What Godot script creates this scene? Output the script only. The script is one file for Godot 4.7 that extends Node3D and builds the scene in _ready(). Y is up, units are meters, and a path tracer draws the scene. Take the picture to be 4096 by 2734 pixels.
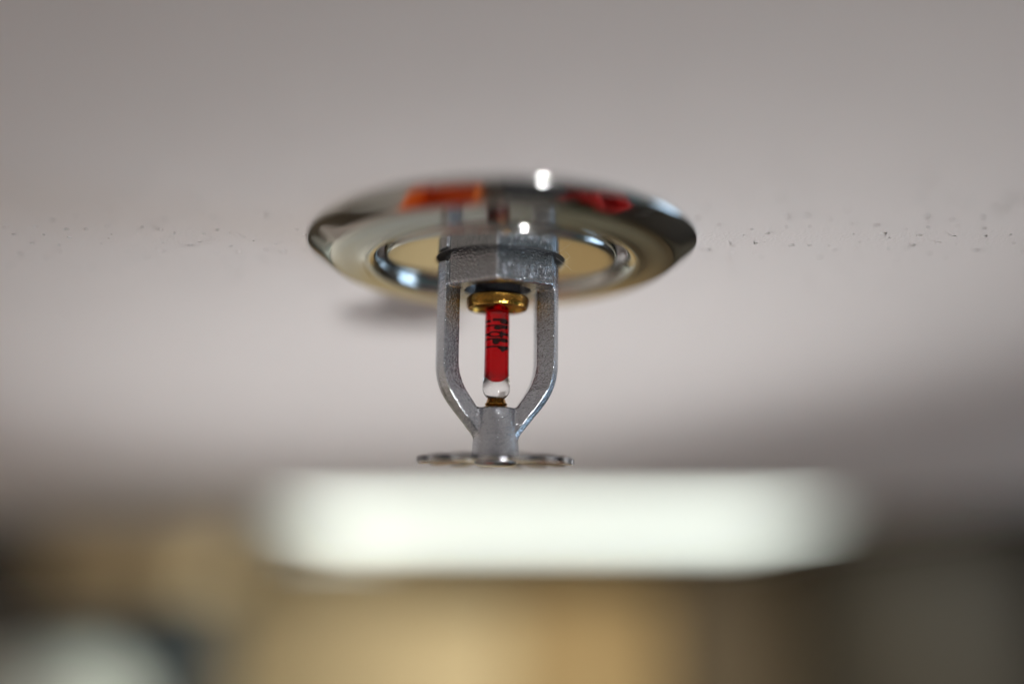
extends Node3D
# A fire sprinkler under a ceiling, seen from just below the ceiling with a wide-open 35 mm lens.
# The sprinkler hangs at x = 0, z = 0; lengths of its pieces are written in millimetres and turned into metres by MM.
const MM := 0.001
const CEIL := 2.4          # height of the ceiling's underside
# the head hangs a touch out of plumb: about the point where it leaves the ceiling
const LEAN := Vector3(0.050, 0, -0.0131)
var M := {}
var rng := RandomNumberGenerator.new()
var bump_noise := FastNoiseLite.new()
var planes: Array[Vector3] = []


func _ready() -> void:
	rng.seed = 11
	set_camera()
	set_air()
	make_materials()
	build_room()
	build_lights()
	build_background()
	build_floor_things()
	build_sprinkler()


# ------------------------------------------------------------------ camera, air
func set_camera() -> void:
	var cam := Camera3D.new()
	cam.name = "camera"
	var lens := CameraAttributesPhysical.new()
	lens.frustum_focal_length = 34.9
	lens.frustum_near = 0.02
	lens.frustum_far = 60.0
	lens.frustum_focus_distance = 0.1930
	lens.exposure_aperture = 1.50
	cam.attributes = lens
	add_child(cam)
	cam.position = Vector3(0.0027, CEIL - 0.0615, 0.190)
	cam.rotation_degrees = Vector3(12.5, 0, 0)
	cam.fov = 37.95
	cam.near = 0.02
	cam.far = 60.0
	cam.current = true


func set_air() -> void:
	var we := WorldEnvironment.new()
	we.name = "air"
	var e := Environment.new()
	e.background_mode = Environment.BG_COLOR
	e.background_color = Color(0.02, 0.02, 0.02)
	e.tonemap_mode = Environment.TONE_MAPPER_LINEAR
	e.tonemap_exposure = 1.55
	e.sdfgi_enabled = true
	e.ssao_enabled = true
	e.ssil_enabled = true
	we.environment = e
	add_child(we)


# ------------------------------------------------------------------ naming helpers
func tag(o: Node, label := "", category := "", group := "", kind := "") -> void:
	if label: o.set_meta("label", label)
	if category: o.set_meta("category", category)
	if group: o.set_meta("group", group)
	if kind: o.set_meta("kind", kind)


func thing(called: String, label: String, category: String, at: Vector3, turn := 0.0, group := "") -> Node3D:
	var o := Node3D.new()
	o.name = called
	add_child(o, true)
	o.position = at
	o.rotation.y = turn
	tag(o, label, category, group)
	return o


func piece(called: String, mesh: Mesh, mat: Material, parent: Node, at := Vector3.ZERO) -> MeshInstance3D:
	var o := MeshInstance3D.new()
	o.name = called
	o.mesh = mesh
	o.material_override = mat
	o.position = at
	o.cast_shadow = GeometryInstance3D.SHADOW_CASTING_SETTING_ON
	parent.add_child(o, true)
	return o


# ------------------------------------------------------------------ materials
func lin(r: float, g: float, b: float) -> Color:
	return Color(r, g, b).linear_to_srgb()


func noise_tex(freq: float, octaves: int, sd: int, size := 512, kind := FastNoiseLite.TYPE_SIMPLEX_SMOOTH) -> NoiseTexture2D:
	var n := FastNoiseLite.new()
	n.noise_type = kind
	n.frequency = freq
	n.fractal_octaves = octaves
	n.seed = sd
	var t := NoiseTexture2D.new()
	t.width = size
	t.height = size
	t.seamless = true
	t.noise = n
	return t


func ramp_tex(freq: float, octaves: int, sd: int, a: Color, b: Color, size := 512) -> NoiseTexture2D:
	var t := noise_tex(freq, octaves, sd, size)
	var g := Gradient.new()
	g.set_color(0, a)
	g.set_color(1, b)
	t.color_ramp = g
	return t


func mat(c: Color, rough := 0.8, metal := 0.0) -> StandardMaterial3D:
	var m := StandardMaterial3D.new()
	m.albedo_color = c
	m.roughness = rough
	m.metallic = metal
	return m


func relief(m: StandardMaterial3D, tex: Texture2D, cm: float, per_metre: float) -> StandardMaterial3D:
	m.heightmap_enabled = true
	m.heightmap_texture = tex
	m.heightmap_scale = cm
	m.uv1_triplanar = true
	m.uv1_scale = Vector3.ONE * per_metre
	return m


func make_materials() -> void:
	M.ceiling = relief(mat(lin(0.81, 0.775, 0.76), 0.9), noise_tex(0.07, 4, 3), 0.010, 28.0)
	M.plaster = mat(lin(0.60, 0.545, 0.49), 0.9)
	M.back_wall = mat(lin(0.50, 0.38, 0.22), 0.85)
	M.olive = mat(lin(0.30, 0.275, 0.20), 0.6)
	M.brown_paint = mat(lin(0.15, 0.105, 0.06), 0.7)
	M.dark_wall = mat(lin(0.10, 0.095, 0.09), 0.9)
	M.floor = mat(lin(0.38, 0.36, 0.33), 0.5)
	M.teal_wall = mat(lin(0.07, 0.11, 0.12), 0.8)
	M.bench = mat(lin(0.22, 0.20, 0.18), 0.6)
	M.chrome = mat(lin(0.60, 0.605, 0.60), 0.095, 1.0)
	M.cast = relief(mat(lin(0.56, 0.58, 0.62), 0.19, 1.0), noise_tex(0.06, 4, 8), 0.011, 75.0)
	M.plate = relief(mat(lin(0.40, 0.40, 0.42), 0.2, 1.0), noise_tex(0.02, 3, 9), 0.006, 60.0)
	M.brass = relief(mat(lin(0.44, 0.23, 0.045), 0.2, 1.0), noise_tex(0.03, 3, 5), 0.006, 120.0)
	M.rubber = mat(lin(0.012, 0.012, 0.014), 0.55)
	M.ink = mat(lin(0.015, 0.006, 0.008), 0.7)
	M.ink.metallic_specular = 0.1
	M.glass = mat(Color(1, 1, 1, 0.0), 0.0)
	M.glass.refraction_enabled = true
	M.glass.refraction_scale = 0.05
	M.liquid = mat(Color(lin(0.46, 0.001, 0.004), 0.0), 0.0)
	M.liquid.refraction_enabled = true
	M.liquid.refraction_scale = 0.0008
	M.white_paint = mat(lin(0.75, 0.75, 0.73), 0.4)
	M.cardboard = mat(lin(0.68, 0.51, 0.29), 0.85)
	M.cardboard_dark = mat(lin(0.47, 0.31, 0.14), 0.85)
	M.dark_cabinet = mat(lin(0.026, 0.019, 0.011), 0.7)
	M.dark_wood = mat(lin(0.045, 0.032, 0.018), 0.5)
	M.navy = mat(lin(0.02, 0.03, 0.038), 0.6)
	M.off_white = mat(lin(0.56, 0.58, 0.52), 0.7)
	M.steel = mat(lin(0.35, 0.35, 0.34), 0.45, 0.6)
	M.orange = mat(lin(0.75, 0.16, 0.015), 0.5)
	M.green = mat(lin(0.03, 0.07, 0.03), 0.5)
	M.teal = mat(lin(0.04, 0.20, 0.23), 0.5)
	M.red = mat(lin(0.50, 0.02, 0.02), 0.5)
	M.black = mat(lin(0.012, 0.014, 0.018), 0.5)
	M.led = mat(lin(0.9, 0.9, 0.9), 0.5)
	M.led.emission_enabled = true
	M.led.emission = Color(0.965, 1.0, 0.96)
	M.led.emission_energy_multiplier = 2.9
	M.lamp = mat(lin(0.9, 0.9, 0.9), 0.5)
	M.lamp.emission_enabled = true
	M.lamp.emission = Color(0.99, 0.98, 0.96)
	M.lamp.emission_energy_multiplier = 3.0
	M.day = mat(lin(0.8, 0.8, 0.8), 0.3)
	M.day.emission_enabled = true
	M.day.emission = Color(0.86, 0.94, 1.0)
	M.day.emission_energy_multiplier = 0.4


# ------------------------------------------------------------------ mesh helpers
func tri(st: SurfaceTool, a: Vector3, b: Vector3, c: Vector3, na: Vector3, nb: Vector3, nc: Vector3) -> void:
	# front faces run clockwise; the normals say which side is the front
	if (b - a).cross(c - a).dot(na + nb + nc) > 0.0:
		var v := b; b = c; c = v
		v = nb; nb = nc; nc = v
	st.set_normal(na); st.add_vertex(a)
	st.set_normal(nb); st.add_vertex(b)
	st.set_normal(nc); st.add_vertex(c)


func quad(st: SurfaceTool, a: Vector3, b: Vector3, c: Vector3, d: Vector3, n: Vector3) -> void:
	tri(st, a, b, c, n, n, n)
	tri(st, a, c, d, n, n, n)


func start() -> SurfaceTool:
	var st := SurfaceTool.new()
	st.begin(Mesh.PRIMITIVE_TRIANGLES)
	return st


func done(st: SurfaceTool) -> ArrayMesh:
	st.index()
	return st.commit()


# a closed or open profile of (radius, height) in millimetres, spun round the y axis; it runs from the top outwards and down, so that the outside lies to its left
func lathe(profile: Array, segs := 96, sharp := 0.72) -> ArrayMesh:
	var st := start()
	var n := profile.size()
	var segn: Array[Vector2] = []
	for i in n - 1:
		var d: Vector2 = profile[i + 1] - profile[i]
		segn.append(Vector2(-d.y, d.x).normalized())
	for i in n - 1:
		var p0: Vector2 = profile[i]
		var p1: Vector2 = profile[i + 1]
		var n0 := segn[i]
		var n1 := segn[i]
		if i > 0 and segn[i - 1].dot(segn[i]) > sharp: n0 = (segn[i - 1] + segn[i]).normalized()
		if i < n - 2 and segn[i + 1].dot(segn[i]) > sharp: n1 = (segn[i + 1] + segn[i]).normalized()
		for k in segs:
			var a0 := TAU * k / segs
			var a1 := TAU * (k + 1) / segs
			var c0 := Vector2(cos(a0), sin(a0))
			var c1 := Vector2(cos(a1), sin(a1))
			var v00 := Vector3(p0.x * c0.x, p0.y, p0.x * c0.y) * MM
			var v01 := Vector3(p0.x * c1.x, p0.y, p0.x * c1.y) * MM
			var v10 := Vector3(p1.x * c0.x, p1.y, p1.x * c0.y) * MM
			var v11 := Vector3(p1.x * c1.x, p1.y, p1.x * c1.y) * MM
			var m00 := Vector3(n0.x * c0.x, n0.y, n0.x * c0.y)
			var m01 := Vector3(n0.x * c1.x, n0.y, n0.x * c1.y)
			var m10 := Vector3(n1.x * c0.x, n1.y, n1.x * c0.y)
			var m11 := Vector3(n1.x * c1.x, n1.y, n1.x * c1.y)
			if p0.x > 0.0001: tri(st, v00, v01, v11, m00, m01, m11)
			if p1.x > 0.0001: tri(st, v00, v11, v10, m00, m11, m10)
	return done(st)


# a rounded curve through profile corners: Chaikin's corner cutting, ends kept
func soften(p: Array, times := 2) -> Array:
	var out := p
	for k in times:
		var q := [out[0]]
		for i in out.size() - 1:
			var a: Vector2 = out[i]
			var b: Vector2 = out[i + 1]
			if i > 0: q.append(a.lerp(b, 0.25))
			if i < out.size() - 2: q.append(a.lerp(b, 0.75))
		q.append(out[-1])
		out = q
	return out


# a box with chamfered edges; size in metres, its base at y = 0
func crate(size: Vector3, ch := 0.006) -> ArrayMesh:
	var st := start()
	var h := size / 2.0
	var mid := Vector3(0, h.y, 0)
	for ax in 3:
		for s in [-1.0, 1.0]:
			var u := (ax + 1) % 3
			var v := (ax + 2) % 3
			var c: Array[Vector3] = []
			for e in [[-1, -1], [1, -1], [1, 1], [-1, 1]]:
				var p := Vector3.ZERO
				p[ax] = s * h[ax]
				p[u] = e[0] * (h[u] - ch)
				p[v] = e[1] * (h[v] - ch)
				c.append(p + mid)
			var n := Vector3.ZERO
			n[ax] = s
			quad(st, c[0], c[1], c[2], c[3], n)
	for ax in 3:
		var u := (ax + 1) % 3
		var v := (ax + 2) % 3
		for su in [-1.0, 1.0]:
			for sv in [-1.0, 1.0]:
				var c: Array[Vector3] = []
				for e in [[-1, 0], [1, 0], [1, 1], [-1, 1]]:
					var p := Vector3.ZERO
					p[ax] = e[0] * (h[ax] - ch)
					p[u] = su * (h[u] - (ch if e[1] == 0 else 0.0))
					p[v] = sv * (h[v] - (0.0 if e[1] == 0 else ch))
					c.append(p + mid)
				var n := Vector3.ZERO
				n[u] = su
				n[v] = sv
				quad(st, c[0], c[1], c[2], c[3], n.normalized())
	for sx in [-1.0, 1.0]:
		for sy in [-1.0, 1.0]:
			for sz in [-1.0, 1.0]:
				var n := Vector3(sx, sy, sz)
				var a := n * Vector3(h.x, h.y - ch, h.z - ch) + mid
				var b := n * Vector3(h.x - ch, h.y, h.z - ch) + mid
				var c := n * Vector3(h.x - ch, h.y - ch, h.z) + mid
				tri(st, a, b, c, n.normalized(), n.normalized(), n.normalized())
	return done(st)


# ------------------------------------------------------------------ the room
func build_room() -> void:
	var st := start()
	var dn := Vector3(0, -1, 0)
	# the tile round the sprinkler has pin holes, each a real pit; a cell with a pit is cut round a ragged ring
	var cell := 0.005
	var nx := 110
	var nz := 110
	var x0 := -0.275
	var z0 := -0.33
	for i in nx:
		for k in nz:
			var a := Vector3(x0 + i * cell, 0, z0 + k * cell)
			var b := a + Vector3(cell, 0, 0)
			var c := a + Vector3(cell, 0, cell)
			var d := a + Vector3(0, 0, cell)
			var mid := (a + c) / 2.0
			if rng.randf() > 0.9 or Vector2(mid.x, mid.z).length() < 0.03:
				quad(st, a, b, c, d, dn)
				continue
			var r := rng.randf_range(0.30, 0.66) * MM
			if rng.randf() < 0.45: r *= 0.6
			var at := mid + Vector3(rng.randf_range(-1, 1), 0, rng.randf_range(-1, 1)) * (0.0022 - r * 1.3)
			var deep := rng.randf_range(3.0, 6.0) * MM
			var stretch := rng.randf_range(0.9, 1.2)
			var ring: Array[Vector3] = []
			for q in 12:
				var w := TAU * (q + 0.5) / 12.0 - PI * 0.75
				ring.append(at + Vector3(cos(w) * stretch, 0, sin(w)) * r * rng.randf_range(0.7, 1.15))
			var corner := [a, b, c, d]
			for q in 12:
				var p := ring[q]
				var p2 := ring[(q + 1) % 12]
				var cq: Vector3 = corner[int(q / 3.0)]
				tri(st, cq, p, p2, dn, dn, dn)
				if q % 3 == 2:
					tri(st, cq, p2, corner[(int(q / 3.0) + 1) % 4], dn, dn, dn)
				var up := Vector3(0, deep, 0)
				var inw := (at - (p + p2) / 2.0).normalized()
				quad(st, p, p2, p2 + up, p + up, inw)
				tri(st, p + up, p2 + up, at + up, dn, dn, dn)
	var xs := [-2.5, x0, x0 + nx * cell, 2.5]
	var zs := [-2.7, z0, z0 + nz * cell, 1.7]
	for i in 3:
		for k in 3:
			if i == 1 and k == 1: continue
			quad(st, Vector3(xs[i], 0, zs[k]), Vector3(xs[i + 1], 0, zs[k]), Vector3(xs[i + 1], 0, zs[k + 1]), Vector3(xs[i], 0, zs[k + 1]), dn)
	# the slab above
	for f in [[Vector3(-2.5, 0.1, -2.7), Vector3(2.5, 0.1, -2.7), Vector3(2.5, 0.1, 1.7), Vector3(-2.5, 0.1, 1.7), Vector3.UP],
			[Vector3(-2.5, 0, -2.7), Vector3(2.5, 0, -2.7), Vector3(2.5, 0.1, -2.7), Vector3(-2.5, 0.1, -2.7), Vector3.FORWARD],
			[Vector3(-2.5, 0, 1.7), Vector3(2.5, 0, 1.7), Vector3(2.5, 0.1, 1.7), Vector3(-2.5, 0.1, 1.7), Vector3.BACK],
			[Vector3(-2.5, 0, -2.7), Vector3(-2.5, 0, 1.7), Vector3(-2.5, 0.1, 1.7), Vector3(-2.5, 0.1, -2.7), Vector3.LEFT],
			[Vector3(2.5, 0, -2.7), Vector3(2.5, 0, 1.7), Vector3(2.5, 0.1, 1.7), Vector3(2.5, 0.1, -2.7), Vector3.RIGHT]]:
		quad(st, f[0], f[1], f[2], f[3], f[4])
	var ceil_ := piece("ceiling", done(st), M.ceiling, self, Vector3(0, CEIL, 0))
	tag(ceil_, "pale ceiling with small dark pin holes around the sprinkler", "", "", "structure")
	var fl := piece("floor", crate(Vector3(5.0, 0.1, 4.4), 0.002), M.floor, self, Vector3(0, -0.1, -0.5))
	tag(fl, "grey floor far below the sprinkler", "", "", "structure")
	var w := piece("wall_back", crate(Vector3(5.0, CEIL, 0.1), 0.002), M.back_wall, self, Vector3(0, 0, -2.65))
	tag(w, "brown wall far behind the sprinkler", "", "", "structure")
	w = piece("wall_left", crate(Vector3(0.1, CEIL, 4.3), 0.002), M.plaster, self, Vector3(-2.45, 0, -0.45))
	tag(w, "warm plaster wall on the left", "", "", "structure")
	w = piece("wall_right", crate(Vector3(0.1, CEIL, 4.3), 0.002), M.teal_wall, self, Vector3(2.45, 0, -0.45))
	tag(w, "dark teal wall on the right", "", "", "structure")
	w = piece("wall_front", crate(Vector3(4.8, CEIL, 0.1), 0.002), M.dark_wall, self, Vector3(0, 0, 1.65))
	tag(w, "dark grey wall behind the camera", "", "", "structure")


func area(called: String, size: Vector2, strength: float, color: Color, parent: Node3D, at: Vector3, look: Vector3) -> void:
	var l := AreaLight3D.new()
	l.name = called
	l.area_size = size
	l.area_normalize_energy = false
	l.light_energy = strength
	l.light_color = color
	l.shadow_enabled = true
	l.area_range = 8.0
	parent.add_child(l)
	l.position = at
	var up := Vector3.FORWARD if absf(look.y) > 0.9 else Vector3.UP
	l.basis = Basis.looking_at(look, up)


func led_panel(label: String, x: float, z: float, size: Vector2, strength: float) -> void:
	var t := thing("ceiling_light_panel", label, "ceiling light", Vector3(x, CEIL, z), 0.0, "flat light panels on the ceiling")
	var thick := 0.009
	var rim := 0.012
	for s in [-1.0, 1.0]:
		piece("frame_bar", crate(Vector3(size.x, thick, rim), 0.001), M.white_paint, t, Vector3(0, -thick - 0.0005, s * (size.y - rim) / 2))
		piece("frame_bar", crate(Vector3(rim, thick, size.y - 2 * rim - 0.0006), 0.001), M.white_paint, t, Vector3(s * (size.x - rim) / 2, -thick - 0.0005, 0))
	piece("diffuser", crate(Vector3(size.x - 2 * rim - 0.0006, thick - 0.002, size.y - 2 * rim - 0.0006), 0.001), M.led, t, Vector3(0, -thick + 0.0006, 0))
	area("panel_light", size - Vector2(0.03, 0.03), strength, Color(1.0, 0.975, 0.96), t, Vector3(0, -thick - 0.001, 0), Vector3.DOWN)


func glow_window(label: String, at: Vector3, turn: float, size: Vector2, strength: float, color: Color) -> void:
	# at: the middle of the pane on the wall's face; it looks along its own +z
	var t := thing("window", label, "window", at - Vector3(0, size.y / 2, 0), turn)
	for s in [-1.0, 1.0]:
		piece("jamb", crate(Vector3(0.05, size.y, 0.04), 0.003), M.white_paint, t, Vector3(s * (size.x / 2 + 0.026), 0, 0.021))
	piece("sill", crate(Vector3(size.x + 0.2, 0.04, 0.09), 0.004), M.white_paint, t, Vector3(0, -0.042, 0.046))
	piece("head", crate(Vector3(size.x + 0.104, 0.05, 0.04), 0.003), M.white_paint, t, Vector3(0, size.y + 0.002, 0.021))
	piece("pane", crate(Vector3(size.x - 0.004, size.y - 0.004, 0.006), 0.001), M.day, t, Vector3(0, 0.002, 0.005))
	area("window_light", size - Vector2(0.01, 0.01), strength, color, t, Vector3(0, size.y / 2, 0.010), Vector3.BACK)


func build_lights() -> void:
	led_panel("bright square light panel on the ceiling behind the sprinkler, largest glow in the picture", 0.055, -1.21, Vector2(0.68, 0.6), 0.3)
	led_panel("small faint light panel on the ceiling far left behind the bright panel", -0.42, -2.28, Vector2(0.26, 0.28), 0.3)
	led_panel("light panel on the ceiling beyond the left edge of the picture", -1.55, -0.6, Vector2(0.6, 0.6), 2.9)
	led_panel("light panel on the ceiling behind and left of the camera", -1.0, 0.95, Vector2(0.6, 0.6), 2.9)
	led_panel("light panel on the ceiling behind and right of the camera", 1.2, 0.95, Vector2(0.6, 0.6), 2.9)
	led_panel("light panel on the ceiling beyond the right edge of the picture", 1.6, -0.3, Vector2(0.6, 0.6), 2.9)
	glow_window("cool bright window in the right wall", Vector3(2.4, 1.5, -0.9), -PI / 2, Vector2(1.2, 1.2), 0.60, Color(0.70, 0.86, 1.0))
	work_lamp(Vector3(0.50, -0.90, 1.10))


func work_lamp(from: Vector3) -> void:
	# a lamp on a stand behind the camera, aimed at the ceiling round the sprinkler
	var at := Vector3(0, CEIL, 0) + from
	var t := thing("work_lamp", "round work lamp on a stand behind the camera, aimed up at the sprinkler", "lamp", Vector3(at.x, 0, at.z))
	var look := (Vector3(-0.04, CEIL, -0.19) - at).normalized()
	var head := piece("lamp_head", lathe(soften([Vector2(0, -90), Vector2(45, -90), Vector2(75, -50), Vector2(105, 5), Vector2(108, 6), Vector2(104, 0), Vector2(0, -20)], 2), 48), M.black, t, Vector3(0, at.y, 0))
	head.quaternion = Quaternion(Vector3.UP, look)
	piece("lamp_face", lathe([Vector2(0, 2), Vector2(100, 2), Vector2(100, -3), Vector2(0, -3)], 48), M.lamp, head)
	piece("pole", lathe([Vector2(0, at.y / MM - 80), Vector2(12, at.y / MM - 80), Vector2(12, 24), Vector2(0, 24)], 24), M.steel, t)
	piece("foot", lathe([Vector2(0, 24), Vector2(150, 20), Vector2(160, 14), Vector2(160, 1), Vector2(0, 1)], 48), M.black, t)
	var l := SpotLight3D.new()
	l.name = "lamp_light"
	l.light_energy = 1.55
	l.light_color = Color(0.985, 0.985, 0.985)
	l.light_size = 0.07
	l.spot_angle = 7.8
	l.spot_angle_attenuation = 1.0
	l.spot_range = 6.0
	l.shadow_enabled = true
	t.add_child(l)
	l.position = Vector3(0, at.y, 0) + look * 0.102
	l.basis = Basis.looking_at(look, Vector3.UP)


func build_background() -> void:
	# two low cupboards that carry the cartons
	var t := thing("white_cupboard", "white cupboard under the pale tan carton behind the sprinkler", "cupboard", Vector3(-0.40, 0, -1.95))
	cabinet(t, Vector3(0.80, 1.857, 0.5), M.white_paint)
	t = thing("olive_cupboard", "olive grey cupboard under the browner carton behind the sprinkler", "cupboard", Vector3(0.155, 0, -1.97))
	cabinet(t, Vector3(0.29, 1.857, 0.5), M.olive)
	t = thing("tall_locker", "tall brown locker to the right of the browner carton", "locker", Vector3(0.49, 0, -1.97))
	cabinet(t, Vector3(0.36, 2.37, 0.5), M.brown_paint)
	carton("pale tan carton below the bright light panel, left of centre", Vector3(-0.29, 1.858, -1.93), Vector3(0.58, 0.40, 0.40), M.cardboard)
	carton("browner carton to the right of the pale tan carton", Vector3(0.15, 1.858, -1.95), Vector3(0.28, 0.43, 0.38), M.cardboard_dark)
	t = thing("storage_case", "dark slate case behind the pale white bundle", "case", Vector3(-0.525, 2.022, -1.30))
	piece("case_body", crate(Vector3(0.18, 0.21, 0.25), 0.01), M.navy, t)
	piece("case_lid", crate(Vector3(0.185, 0.06, 0.255), 0.01), M.navy, t, Vector3(0, 0.211, 0))
	carton("flat brown carton on top of the dark slate case", Vector3(-0.525, 2.295, -1.30), Vector3(0.19, 0.08, 0.25), M.cardboard)
	# dark cabinets close the view on both sides
	t = thing("tall_cabinet", "tall dark brown cabinet reaching the ceiling at the right edge", "cabinet", Vector3(1.06, 0, -1.30))
	cabinet(t, Vector3(1.06, CEIL - 0.002, 0.9), M.dark_cabinet)
	t = thing("tall_cabinet", "dark brown cabinet at the left edge behind the white bundle", "cabinet", Vector3(-1.13, 0, -1.5))
	cabinet(t, Vector3(0.9, CEIL - 0.03, 0.5), M.dark_wood)
	t = thing("plinth", "low plaster coloured cupboard that carries the white bundle and the slate case", "cupboard", Vector3(-0.50, 0, -1.08))
	cabinet(t, Vector3(0.34, 2.02, 0.74), M.plaster)
	var b := piece("white_bundle", crate(Vector3(0.17, 0.215, 0.26), 0.05), M.off_white, self, Vector3(-0.505, 2.022, -0.95))
	tag(b, "pale white bundle at the lower left corner", "bundle")


func cabinet(t: Node3D, size: Vector3, m: Material) -> void:
	piece("carcass", crate(size - Vector3(0, 0, 0.022), 0.004), m, t, Vector3(0, 0, -0.011))
	for s in [-1.0, 1.0]:
		var d := piece("door", crate(Vector3(size.x / 2 - 0.006, size.y - 0.02, 0.02), 0.003), m, t, Vector3(s * size.x / 4, 0.008, size.z / 2 - 0.01))
		piece("handle", crate(Vector3(0.015, 0.18, 0.025), 0.004), M.steel, d, Vector3(-s * (size.x / 4 - 0.05), size.y * 0.45, 0.0226))


func carton(label: String, at: Vector3, size: Vector3, m: Material) -> void:
	var t := thing("carton", label, "carton", at)
	piece("box_body", crate(size - Vector3(0, 0.004, 0), 0.004), m, t)
	for s in [-1.0, 1.0]:
		piece("lid_flap", crate(Vector3(size.x - 0.006, 0.004, size.z / 2 - 0.004), 0.001), m, t, Vector3(0, size.y - 0.0036, s * size.z / 4))


func build_floor_things() -> void:
	# what the chrome rim mirrors from below: a bench with a black case, an orange box and two red ones
	var t := thing("workbench", "grey topped workbench on the floor under the sprinkler", "workbench", Vector3(0.15, 0, 0.0))
	piece("bench_top", crate(Vector3(1.5, 0.04, 1.3), 0.004), M.bench, t, Vector3(0, 0.86, 0))
	for sx in [-1.0, 1.0]:
		for sz in [-1.0, 1.0]:
			piece("leg", crate(Vector3(0.05, 0.859, 0.05), 0.003), M.steel, t, Vector3(sx * 0.70, 0, sz * 0.60))
	bin_box("orange open box at the left end of the workbench", Vector3(-0.33, 0.901, -0.22), Vector3(0.42, 0.50, 0.60), M.orange)
	bin_box("red open box at the right end of the workbench", Vector3(0.70, 0.901, -0.35), Vector3(0.26, 0.40, 0.36), M.red)
	bin_box("small red open box in the middle of the workbench", Vector3(0.47, 0.901, -0.12), Vector3(0.20, 0.22, 0.2), M.red)
	bin_box("small white open box between the orange box and the black tool case", Vector3(-0.03, 0.901, -0.30), Vector3(0.14, 0.16, 0.2), M.off_white)
	bin_box("low black open box beside the red box at the bench's right end", Vector3(0.70, 0.901, 0.10), Vector3(0.30, 0.30, 0.40), M.black)
	bin_box("small dark green open box at the back of the workbench", Vector3(0.50, 0.901, -0.46), Vector3(0.16, 0.26, 0.16), M.green)
	bin_box("tall teal open bin on the floor to the right of the workbench", Vector3(1.22, 0.0, -0.40), Vector3(0.40, 0.95, 0.40), M.teal)
	t = thing("tool_case", "black closed tool case between the orange box and the small red box", "tool case", Vector3(0.18, 0.901, 0.10))
	piece("case_body", crate(Vector3(0.38, 0.42, 0.5), 0.02), M.black, t)
	piece("handle", crate(Vector3(0.14, 0.03, 0.03), 0.01), M.steel, t, Vector3(0, 0.421, 0))


func bin_box(label: String, at: Vector3, s: Vector3, m: Material) -> void:
	var t := thing("open_box", label, "box", at, 0.0, "open boxes under the sprinkler")
	piece("base", crate(Vector3(s.x - 0.04, 0.02, s.z - 0.04), 0.003), m, t, Vector3(0, 0.001, 0))
	for k in [-1.0, 1.0]:
		piece("side", crate(Vector3(0.018, s.y, s.z), 0.003), m, t, Vector3(k * (s.x / 2 - 0.009), 0, 0))
		piece("side", crate(Vector3(s.x - 0.038, s.y, 0.018), 0.003), m, t, Vector3(0, 0, k * (s.z / 2 - 0.009)))


# ------------------------------------------------------------------ the sprinkler
func ty(py: float, z: float) -> float:
	# depth below the ceiling, in mm, of a point z mm in front of the axis that stands at height py of a 2349 x 1568 picture: used to read sizes off the photograph
	return 61.5 - tan(deg_to_rad(12.5) + atan((784.0 - py) / 2280.0)) * (190.0 - z)


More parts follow.
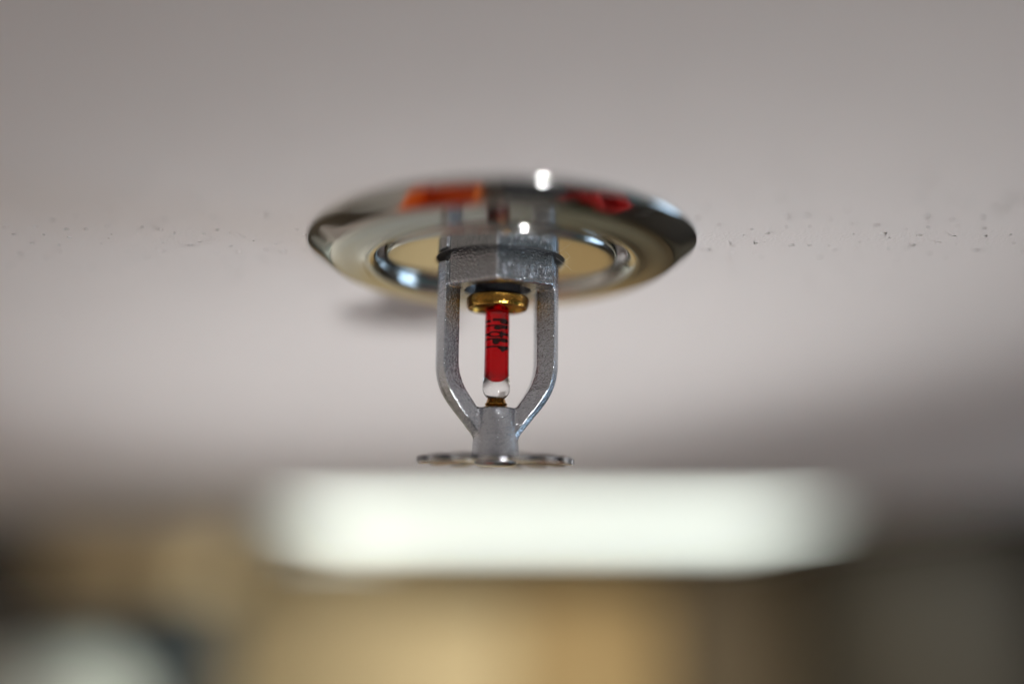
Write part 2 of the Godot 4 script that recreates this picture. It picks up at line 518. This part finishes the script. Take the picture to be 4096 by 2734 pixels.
func build_sprinkler() -> void:
	var t := thing("fire_sprinkler", "chrome fire sprinkler with red glass bulb hanging from the ceiling", "fire sprinkler", Vector3(0, CEIL, 0))
	# ceiling plate: a ring flush with the ceiling (rim, sloping band, flat face, rolled lip) round a cup that leans with the head
	var p := soften([Vector2(38.4, -0.02), Vector2(38.4, -0.6), Vector2(37.9, -1.1), Vector2(36.4, -2.1), Vector2(34.4, -3.3), Vector2(33.2, -3.6), Vector2(28.6, -3.7), Vector2(27.0, -4.0), Vector2(25.9, -3.9), Vector2(25.0, -3.2), Vector2(24.4, -2.0), Vector2(24.2, -0.3)], 3)
	var esc := piece("escutcheon", lathe(p, 256), M.chrome, t, Vector3(0.8 * MM, -0.0001, 0))
	tag(esc, "mirror bright round ring against the ceiling")
	var cup := piece("cup", lathe(soften([Vector2(23.2, -0.2), Vector2(23.2, -1.6), Vector2(22.9, -2.6), Vector2(22.0, -2.95), Vector2(18.0, -2.95), Vector2(13.5, -2.95), Vector2(12.7, -2.8), Vector2(12.65, -2.3), Vector2(18.0, -2.2), Vector2(22.4, -2.1)], 3), 192), M.chrome, t, Vector3(0.5 * MM, 0, 0))
	cup.rotation = Vector3(0.058, 0, -0.018)
	tag(cup, "mirror bright flat cup inside the ring")
	var seal := piece("seal_ring", lathe([Vector2(8.0, -1.5), Vector2(13.6, -1.5), Vector2(13.6, -2.1), Vector2(8.0, -2.1)], 64), M.rubber, t)
	seal.rotation = cup.rotation
	var fr := piece("frame", frame_mesh(), M.cast, t)
	fr.rotation = LEAN
	tag(fr, "satin cast metal frame with two arms")
	letters(fr)
	# what hangs in the frame
	var g := piece("gasket", lathe([Vector2(0, -6.7), Vector2(4.3, -6.7), Vector2(4.5, -7.0), Vector2(4.5, -9.0), Vector2(5.0, -9.9), Vector2(0, -9.9)], 64), M.rubber, t)
	g.rotation = LEAN
	var cap := piece("valve_cap", lathe(soften([Vector2(0, -9.8), Vector2(5.1, -9.85), Vector2(6.0, -10.35), Vector2(6.2, -10.6), Vector2(6.2, -11.9), Vector2(6.0, -12.5), Vector2(5.8, -12.75), Vector2(5.6, -12.6), Vector2(5.2, -11.3), Vector2(3.0, -10.95), Vector2(0, -10.9)], 2), 96), M.brass, t)
	cap.rotation = LEAN
	tag(cap, "brass cap over the bulb")
	var bulb := piece("bulb", lathe(soften([Vector2(0, -11.02), Vector2(0.55, -11.05), Vector2(0.8, -11.5), Vector2(1.3, -11.9), Vector2(2.3, -12.4), Vector2(2.42, -13.4), Vector2(2.42, -18.0), Vector2(2.42, -24.6), Vector2(2.48, -26.0), Vector2(2.72, -27.6), Vector2(2.65, -29.2), Vector2(1.9, -30.3), Vector2(0.9, -30.6), Vector2(0, -30.62)], 3), 96, -2.0), M.glass, t)
	bulb.rotation = LEAN
	tag(bulb, "clear glass bulb with a solid rounded foot")
	piece("liquid", lathe(soften([Vector2(0, -12.1), Vector2(0.5, -12.1), Vector2(1.5, -12.7), Vector2(1.95, -13.4), Vector2(1.95, -18.0), Vector2(1.95, -24.0), Vector2(1.96, -25.4), Vector2(1.5, -26.2), Vector2(0.8, -27.2), Vector2(0, -27.3)], 3), 96, -2.0), M.liquid, bulb)
	piece("print", print_mesh(), M.ink, bulb)
	var seat := piece("seat_screw", lathe([Vector2(0, -30.5), Vector2(0.6, -30.62), Vector2(1.55, -30.3), Vector2(1.7, -30.42), Vector2(1.95, -31.2), Vector2(2.2, -31.45), Vector2(2.2, -31.6), Vector2(1.98, -31.7), Vector2(2.3, -32.0), Vector2(2.45, -32.2), Vector2(2.4, -32.6), Vector2(0, -32.6)], 64), M.brass, t)
	seat.rotation = LEAN
	tag(seat, "small brass screw tip under the bulb")
	deflector(t)
	# two hairs of dust that stick out where the body meets the plate
	fibre("dust_fibre", "long pale dust fibre on the chrome plate beside the sprinkler body", [Vector3(11.2, -3.8, 5.2), Vector3(12.3, -4.6, 5.2), Vector3(13.3, -5.4, 5.1), Vector3(14.2, -6.3, 5.0)])
	fibre("dust_fibre", "short pale dust fibre above the long one beside the sprinkler body", [Vector3(12.9, -4.4, 5.0), Vector3(13.5, -4.0, 5.0), Vector3(14.1, -3.4, 4.9)])


func fibre(called: String, label: String, pts: Array) -> void:
	var st := start()
	var r := 0.011
	for i in pts.size() - 1:
		var a: Vector3 = pts[i]
		var b: Vector3 = pts[i + 1]
		var d := (b - a).normalized()
		var u := d.cross(Vector3(0.3, 0.2, 1)).normalized()
		var v := d.cross(u)
		for k in 5:
			var n0 := u * cos(TAU * k / 5) + v * sin(TAU * k / 5)
			var n1 := u * cos(TAU * (k + 1) / 5) + v * sin(TAU * (k + 1) / 5)
			tri(st, (a + n0 * r) * MM, (a + n1 * r) * MM, (b + n1 * r) * MM, n0, n1, n1)
			tri(st, (a + n0 * r) * MM, (b + n1 * r) * MM, (b + n0 * r) * MM, n0, n1, n0)
	tag(piece(called, done(st), M.white_paint, self, Vector3(0, CEIL, 0)), label, "fibre", "dust fibres")


func letters(fr: Node3D) -> void:
	var f := SystemFont.new()
	f.font_names = PackedStringArray(["Droid Sans"])
	f.font_weight = 700
	var a := Vector3(0, 0, 11.3)
	var along := (Vector3(10.8, 0, 5.0) - a).normalized()
	var outw := Vector3(-along.z, 0, along.x)
	if outw.z < 0: outw = -outw
	var k := 0
	for ch in ["C", "H", "U", "C"]:
		var tm := TextMesh.new()
		tm.text = ch
		tm.font = f
		tm.font_size = 32
		tm.pixel_size = 2.5 * MM / 24.0
		tm.depth = 1.0 * MM
		tm.curve_step = 2.0
		var o := piece("letter", tm, M.cast, fr)
		o.basis = Basis(along, Vector3.UP, outw)
		o.position = (a + along * (2.1 + 2.95 * k) + Vector3(0, -6.65, 0) + outw * 0.0) * MM
		k += 1


func print_mesh() -> ArrayMesh:
	var st := start()
	# smears of print as they show through the round glass: [from, to across the bulb, top, bottom on the picture, 1 for a lens-shaped smear]
	var marks := [[-1.3, -0.5, 730, 735, 0], [-0.35, 1.0, 727, 733, 0], [0.2, 1.2, 731, 739, 1], [-1.3, 1.3, 741.5, 744.5, 0], [-0.25, 0.35, 744, 753, 1], [0.35, 1.0, 744, 750, 0],
		[-1.3, -0.62, 760, 765, 0], [0.42, 1.3, 759, 765, 0], [0.2, 0.5, 755, 772, 1], [-1.3, 0.22, 772, 775.5, 0], [0.1, 1.1, 772, 781, 1], [-0.35, 0.2, 772, 787, 1], [-1.3, 1.3, 789.5, 793, 0], [0.1, 1.1, 790, 799, 1], [0.3, 0.66, 792, 803, 1]]
	for w in 20:
		var a0 := TAU * w / 20.0
		marks.append([-0.17 + 0.48 * cos(a0) - 0.09, -0.17 + 0.48 * cos(a0) + 0.09, 763 + 5.6 * sin(a0) - 1.5, 763 + 5.6 * sin(a0) + 1.5, 0])
	for m in marks:
		var n := maxi(1, int((m[1] - m[0]) * 14))
		for i in n:
			var u0: float = lerpf(m[0], m[1], float(i) / n)
			var u1: float = lerpf(m[0], m[1], float(i + 1) / n)
			var thick := 1.0
			if m[4] == 1: thick = sqrt(maxf(0.0, 1.0 - pow(2.0 * (i + 0.5) / n - 1.0, 2.0)))
			var mid: float = (m[2] + m[3]) / 2.0
			print_patch(st, u0, u1, ty(mid - (m[3] - m[2]) / 2.0 * thick, 1.9), ty(mid + (m[3] - m[2]) / 2.0 * thick, 1.9))
	return done(st)


func print_patch(st: SurfaceTool, u0: float, u1: float, t0: float, t1: float) -> void:
	var r := 1.86
	var w0 := u0 * 1.25
	var w1 := u1 * 1.25
	var n0 := Vector3(sin(w0), 0, cos(w0))
	var n1 := Vector3(sin(w1), 0, cos(w1))
	var a := (n0 * r + Vector3(0, -t0, 0)) * MM
	var b := (n1 * r + Vector3(0, -t0, 0)) * MM
	var c := (n1 * r + Vector3(0, -t1, 0)) * MM
	var d := (n0 * r + Vector3(0, -t1, 0)) * MM
	tri(st, a, b, c, n0, n1, n1)
	tri(st, a, c, d, n0, n1, n0)


func deflector(t: Node3D) -> void:
	var hub := piece("deflector", lathe(soften([Vector2(0, -41.4), Vector2(8.6, -41.54), Vector2(8.7, -41.64), Vector2(8.7, -42.56), Vector2(8.6, -42.66), Vector2(4.2, -42.66), Vector2(4.0, -43.1), Vector2(3.2, -43.5), Vector2(0, -43.6)], 1), 96), M.plate, t)
	hub.rotation = LEAN
	tag(hub, "toothed metal disc at the foot of the sprinkler")
	var tine := tine_mesh()
	for k in 15:
		var o := piece("tine", tine, M.plate, hub)
		# slots fall at -15 degrees from the front and every 24 degrees on
		o.rotation.y = deg_to_rad(-15.0 + 12.0 + 24.0 * k)


func tine_mesh() -> ArrayMesh:
	# a flat finger along +z with round corners, its tip bent a little down
	var st := start()
	var out: Array[Vector2] = []     # (x, z)
	var rt := 15.25
	var half_in := 8.0 * tan(deg_to_rad(12.0)) - 1.05
	var ang := asin((rt * sin(deg_to_rad(12.0)) - 1.45) / rt)
	out.append(Vector2(-half_in, 8.0))
	var cr := 1.15
	for i in 4: # corner, rounded
		var w := PI - (PI / 2) * i / 3.0
		out.append(Vector2(-sin(ang) * rt + cr + cos(w) * cr, cos(ang) * rt - cr + sin(w) * cr))
	for i in range(1, 8):
		var w2: float = lerpf(-ang + cr / rt, ang - cr / rt, i / 8.0)
		out.append(Vector2(sin(w2) * rt, cos(w2) * rt))
	for i in 4:
		var w3 := PI / 2 - (PI / 2) * i / 3.0
		out.append(Vector2(sin(ang) * rt - cr + cos(w3) * cr, cos(ang) * rt - cr + sin(w3) * cr))
	out.append(Vector2(half_in, 8.0))
	var y := func(v: Vector2, side: float) -> Vector3:
		var sag := 0.35 * pow(maxf(0.0, (v.length() - 8.0) / 7.2), 1.5)
		return Vector3(v.x, -42.1 - sag + side * 0.58, v.y) * MM
	var n := out.size()
	var cen := Vector2(0, 11.5)
	for i in n:
		var a := out[i]
		var b := out[(i + 1) % n]
		for side in [-1.0, 1.0]:
			var ia := a.lerp(cen, 0.04)
			var ib := b.lerp(cen, 0.04)
			var nn := Vector3(0, side, 0)
			tri(st, y.call(ia, side), y.call(ib, side), y.call(cen, side), nn, nn, nn)
			var e := Vector3((b - a).y, 0, -(b - a).x).normalized()
			if e.dot(Vector3(a.x - cen.x, 0, a.y - cen.y)) < 0: e = -e
			var eb := (e + nn).normalized()
			quad(st, y.call(ia, side), y.call(ib, side), y.call(b, side * 0.8), y.call(a, side * 0.8), eb)
			if side > 0: quad(st, y.call(a, 0.8), y.call(b, 0.8), y.call(b, -0.8), y.call(a, -0.8), e)
	return done(st)


# ------------------------------------------------------------------ the cast frame, meshed from a distance field
func smin(a: float, b: float, k: float) -> float:
	var h := maxf(k - absf(a - b), 0.0) / k
	return minf(a, b) - h * h * k * 0.25


func frame_field(x: float, y: float, z: float) -> float:
	var t := -y
	# body: a prism with wrench flats, bored from below
	var body := -100.0
	for pl in planes:
		var e := pl.x * x + pl.y * z - pl.z
		if e > body: body = e
	body = -smin(-body, 8.9 - t, 0.7)
	body = maxf(body, 1.0 - t)
	var r := sqrt(x * x + z * z)
	body = maxf(body, -maxf(r - 6.5, 6.6 - t))
	# arms, turned 8 degrees so that their fronts look to the right
	var xl := absf(x * 0.99027 - z * 0.13917)
	var zl := absf(x * 0.13917 + z * 0.99027)
	zl *= 1.0 + 0.085 * maxf(0.0, t - 29.0)
	var out := -smin(11.9 - xl, -((xl - 4.7) * 0.784 + (t - 37.4) * 0.621), 3.0)
	var a := -smin(7.6 - xl, -((xl - 4.0) * 0.832 + (t - 32.0) * 0.555), 2.0)
	var arm := maxf(-a, out)
	arm = maxf(arm, maxf(4.0 - t, t - 38.6))
	var ridge := -smin((2.0 + 0.8 * a - zl) * 0.78, (2.2 - 1.9 * out - zl) * 0.466, 0.25)
	ridge = -smin(-ridge, 4.6 - zl, 0.25)
	arm = -smin(-arm, -ridge, 0.35)
	# boss: a slightly widening stub
	var boss := r - (3.75 + (t - 32.3) * 0.098)
	boss = maxf(boss, t - 41.7)
	boss = -smin(-boss, t - 32.35 + r * r * 0.012, 0.5)
	return smin(smin(arm, boss, 0.7), body, 0.6) + bump_noise.get_noise_3d(x, y, z) * 0.07


func frame_mesh() -> ArrayMesh:
	bump_noise.seed = 4
	bump_noise.frequency = 1.6
	bump_noise.fractal_octaves = 2
	var poly := [Vector2(-11.9, -3), Vector2(-9.1, 6.2), Vector2(0, 11.3), Vector2(10.8, 5.0), Vector2(12.0, -4), Vector2(0, -11.3)]
	for i in poly.size():
		var a: Vector2 = poly[i]
		var b: Vector2 = poly[(i + 1) % poly.size()]
		var n := Vector2(-(b - a).y, (b - a).x).normalized()
		if n.dot(a + b) < 0: n = -n
		planes.append(Vector3(n.x, n.y, n.dot(a)))
	var h := 0.25
	var bl := 5
	var nb := Vector3i(21, 34, 19)
	var org := Vector3(-13.1, -42.4, -11.8)
	var g := nb * bl + Vector3i.ONE
	var sx := 1
	var sy := g.x
	var sz := g.x * g.y
	var val := PackedFloat32Array()
	val.resize(g.x * g.y * g.z)
	val.fill(1e9)
	var live: Array[Vector3i] = []
	var half := h * bl * 0.5
	for bz in nb.z:
		for by in nb.y:
			for bx in nb.x:
				var c := org + Vector3(bx, by, bz) * (h * bl) + Vector3.ONE * half
				if absf(frame_field(c.x, c.y, c.z)) > half * 1.9: continue
				live.append(Vector3i(bx, by, bz))
				for k in bl + 1:
					for j in bl + 1:
						var at := (bx * bl) + (by * bl + j) * sy + (bz * bl + k) * sz
						for i in bl + 1:
							if val[at + i] > 1e8:
								val[at + i] = frame_field(org.x + (bx * bl + i) * h, org.y + (by * bl + j) * h, org.z + (bz * bl + k) * h)
	var vid := PackedInt32Array()
	vid.resize(val.size())
	vid.fill(-1)
	var verts := PackedVector3Array()
	var norms := PackedVector3Array()
	var corner := [0, sx, sy, sx + sy, sz, sx + sz, sy + sz, sx + sy + sz]
	var off := [Vector3(0, 0, 0), Vector3(1, 0, 0), Vector3(0, 1, 0), Vector3(1, 1, 0), Vector3(0, 0, 1), Vector3(1, 0, 1), Vector3(0, 1, 1), Vector3(1, 1, 1)]
	var edges := [[0, 1], [2, 3], [4, 5], [6, 7], [0, 2], [1, 3], [4, 6], [5, 7], [0, 4], [1, 5], [2, 6], [3, 7]]
	for b in live:
		for k in bl:
			for j in bl:
				for i in bl:
					var ci := b * bl + Vector3i(i, j, k)
					var at := ci.x + ci.y * sy + ci.z * sz
					var neg := 0
					var v: Array[float] = []
					for q in 8:
						var f := val[at + corner[q]]
						v.append(f)
						if f < 0.0: neg += 1
					if neg == 0 or neg == 8: continue
					var sum := Vector3.ZERO
					var cnt := 0
					for e in edges:
						var f0: float = v[e[0]]
						var f1: float = v[e[1]]
						if (f0 < 0.0) != (f1 < 0.0):
							sum += off[e[0]].lerp(off[e[1]], f0 / (f0 - f1))
							cnt += 1
					vid[at] = verts.size()
					verts.append((org + (Vector3(ci) + sum / cnt) * h) * MM)
					norms.append(Vector3(v[1] + v[3] + v[5] + v[7] - v[0] - v[2] - v[4] - v[6], v[2] + v[3] + v[6] + v[7] - v[0] - v[1] - v[4] - v[5], v[4] + v[5] + v[6] + v[7] - v[0] - v[1] - v[2] - v[3]).normalized())
	var idx := PackedInt32Array()
	for b in live:
		for k in bl:
			for j in bl:
				for i in bl:
					var ci := b * bl + Vector3i(i, j, k)
					var at := ci.x + ci.y * sy + ci.z * sz
					if vid[at] < 0: continue
					var f0 := val[at]
					for ax in 3:
						var step: int = [sx, sy, sz][ax]
						var u: int = [sy, sz, sx][ax]
						var w: int = [sz, sx, sy][ax]
						if (f0 < 0.0) == (val[at + step] < 0.0): continue
						if at - u - w < 0: continue
						var a := vid[at]
						var b2 := vid[at - u]
						var c := vid[at - u - w]
						var d := vid[at - w]
						if b2 < 0 or c < 0 or d < 0: continue
						if f0 < 0.0:
							idx.append_array(PackedInt32Array([a, c, b2, a, d, c]))
						else:
							idx.append_array(PackedInt32Array([a, b2, c, a, c, d]))
	var arr := []
	arr.resize(Mesh.ARRAY_MAX)
	arr[Mesh.ARRAY_VERTEX] = verts
	arr[Mesh.ARRAY_NORMAL] = norms
	arr[Mesh.ARRAY_INDEX] = idx
	var m := ArrayMesh.new()
	m.add_surface_from_arrays(Mesh.PRIMITIVE_TRIANGLES, arr)
	print("frame: ", verts.size(), " verts; blocks ", live.size())
	return m
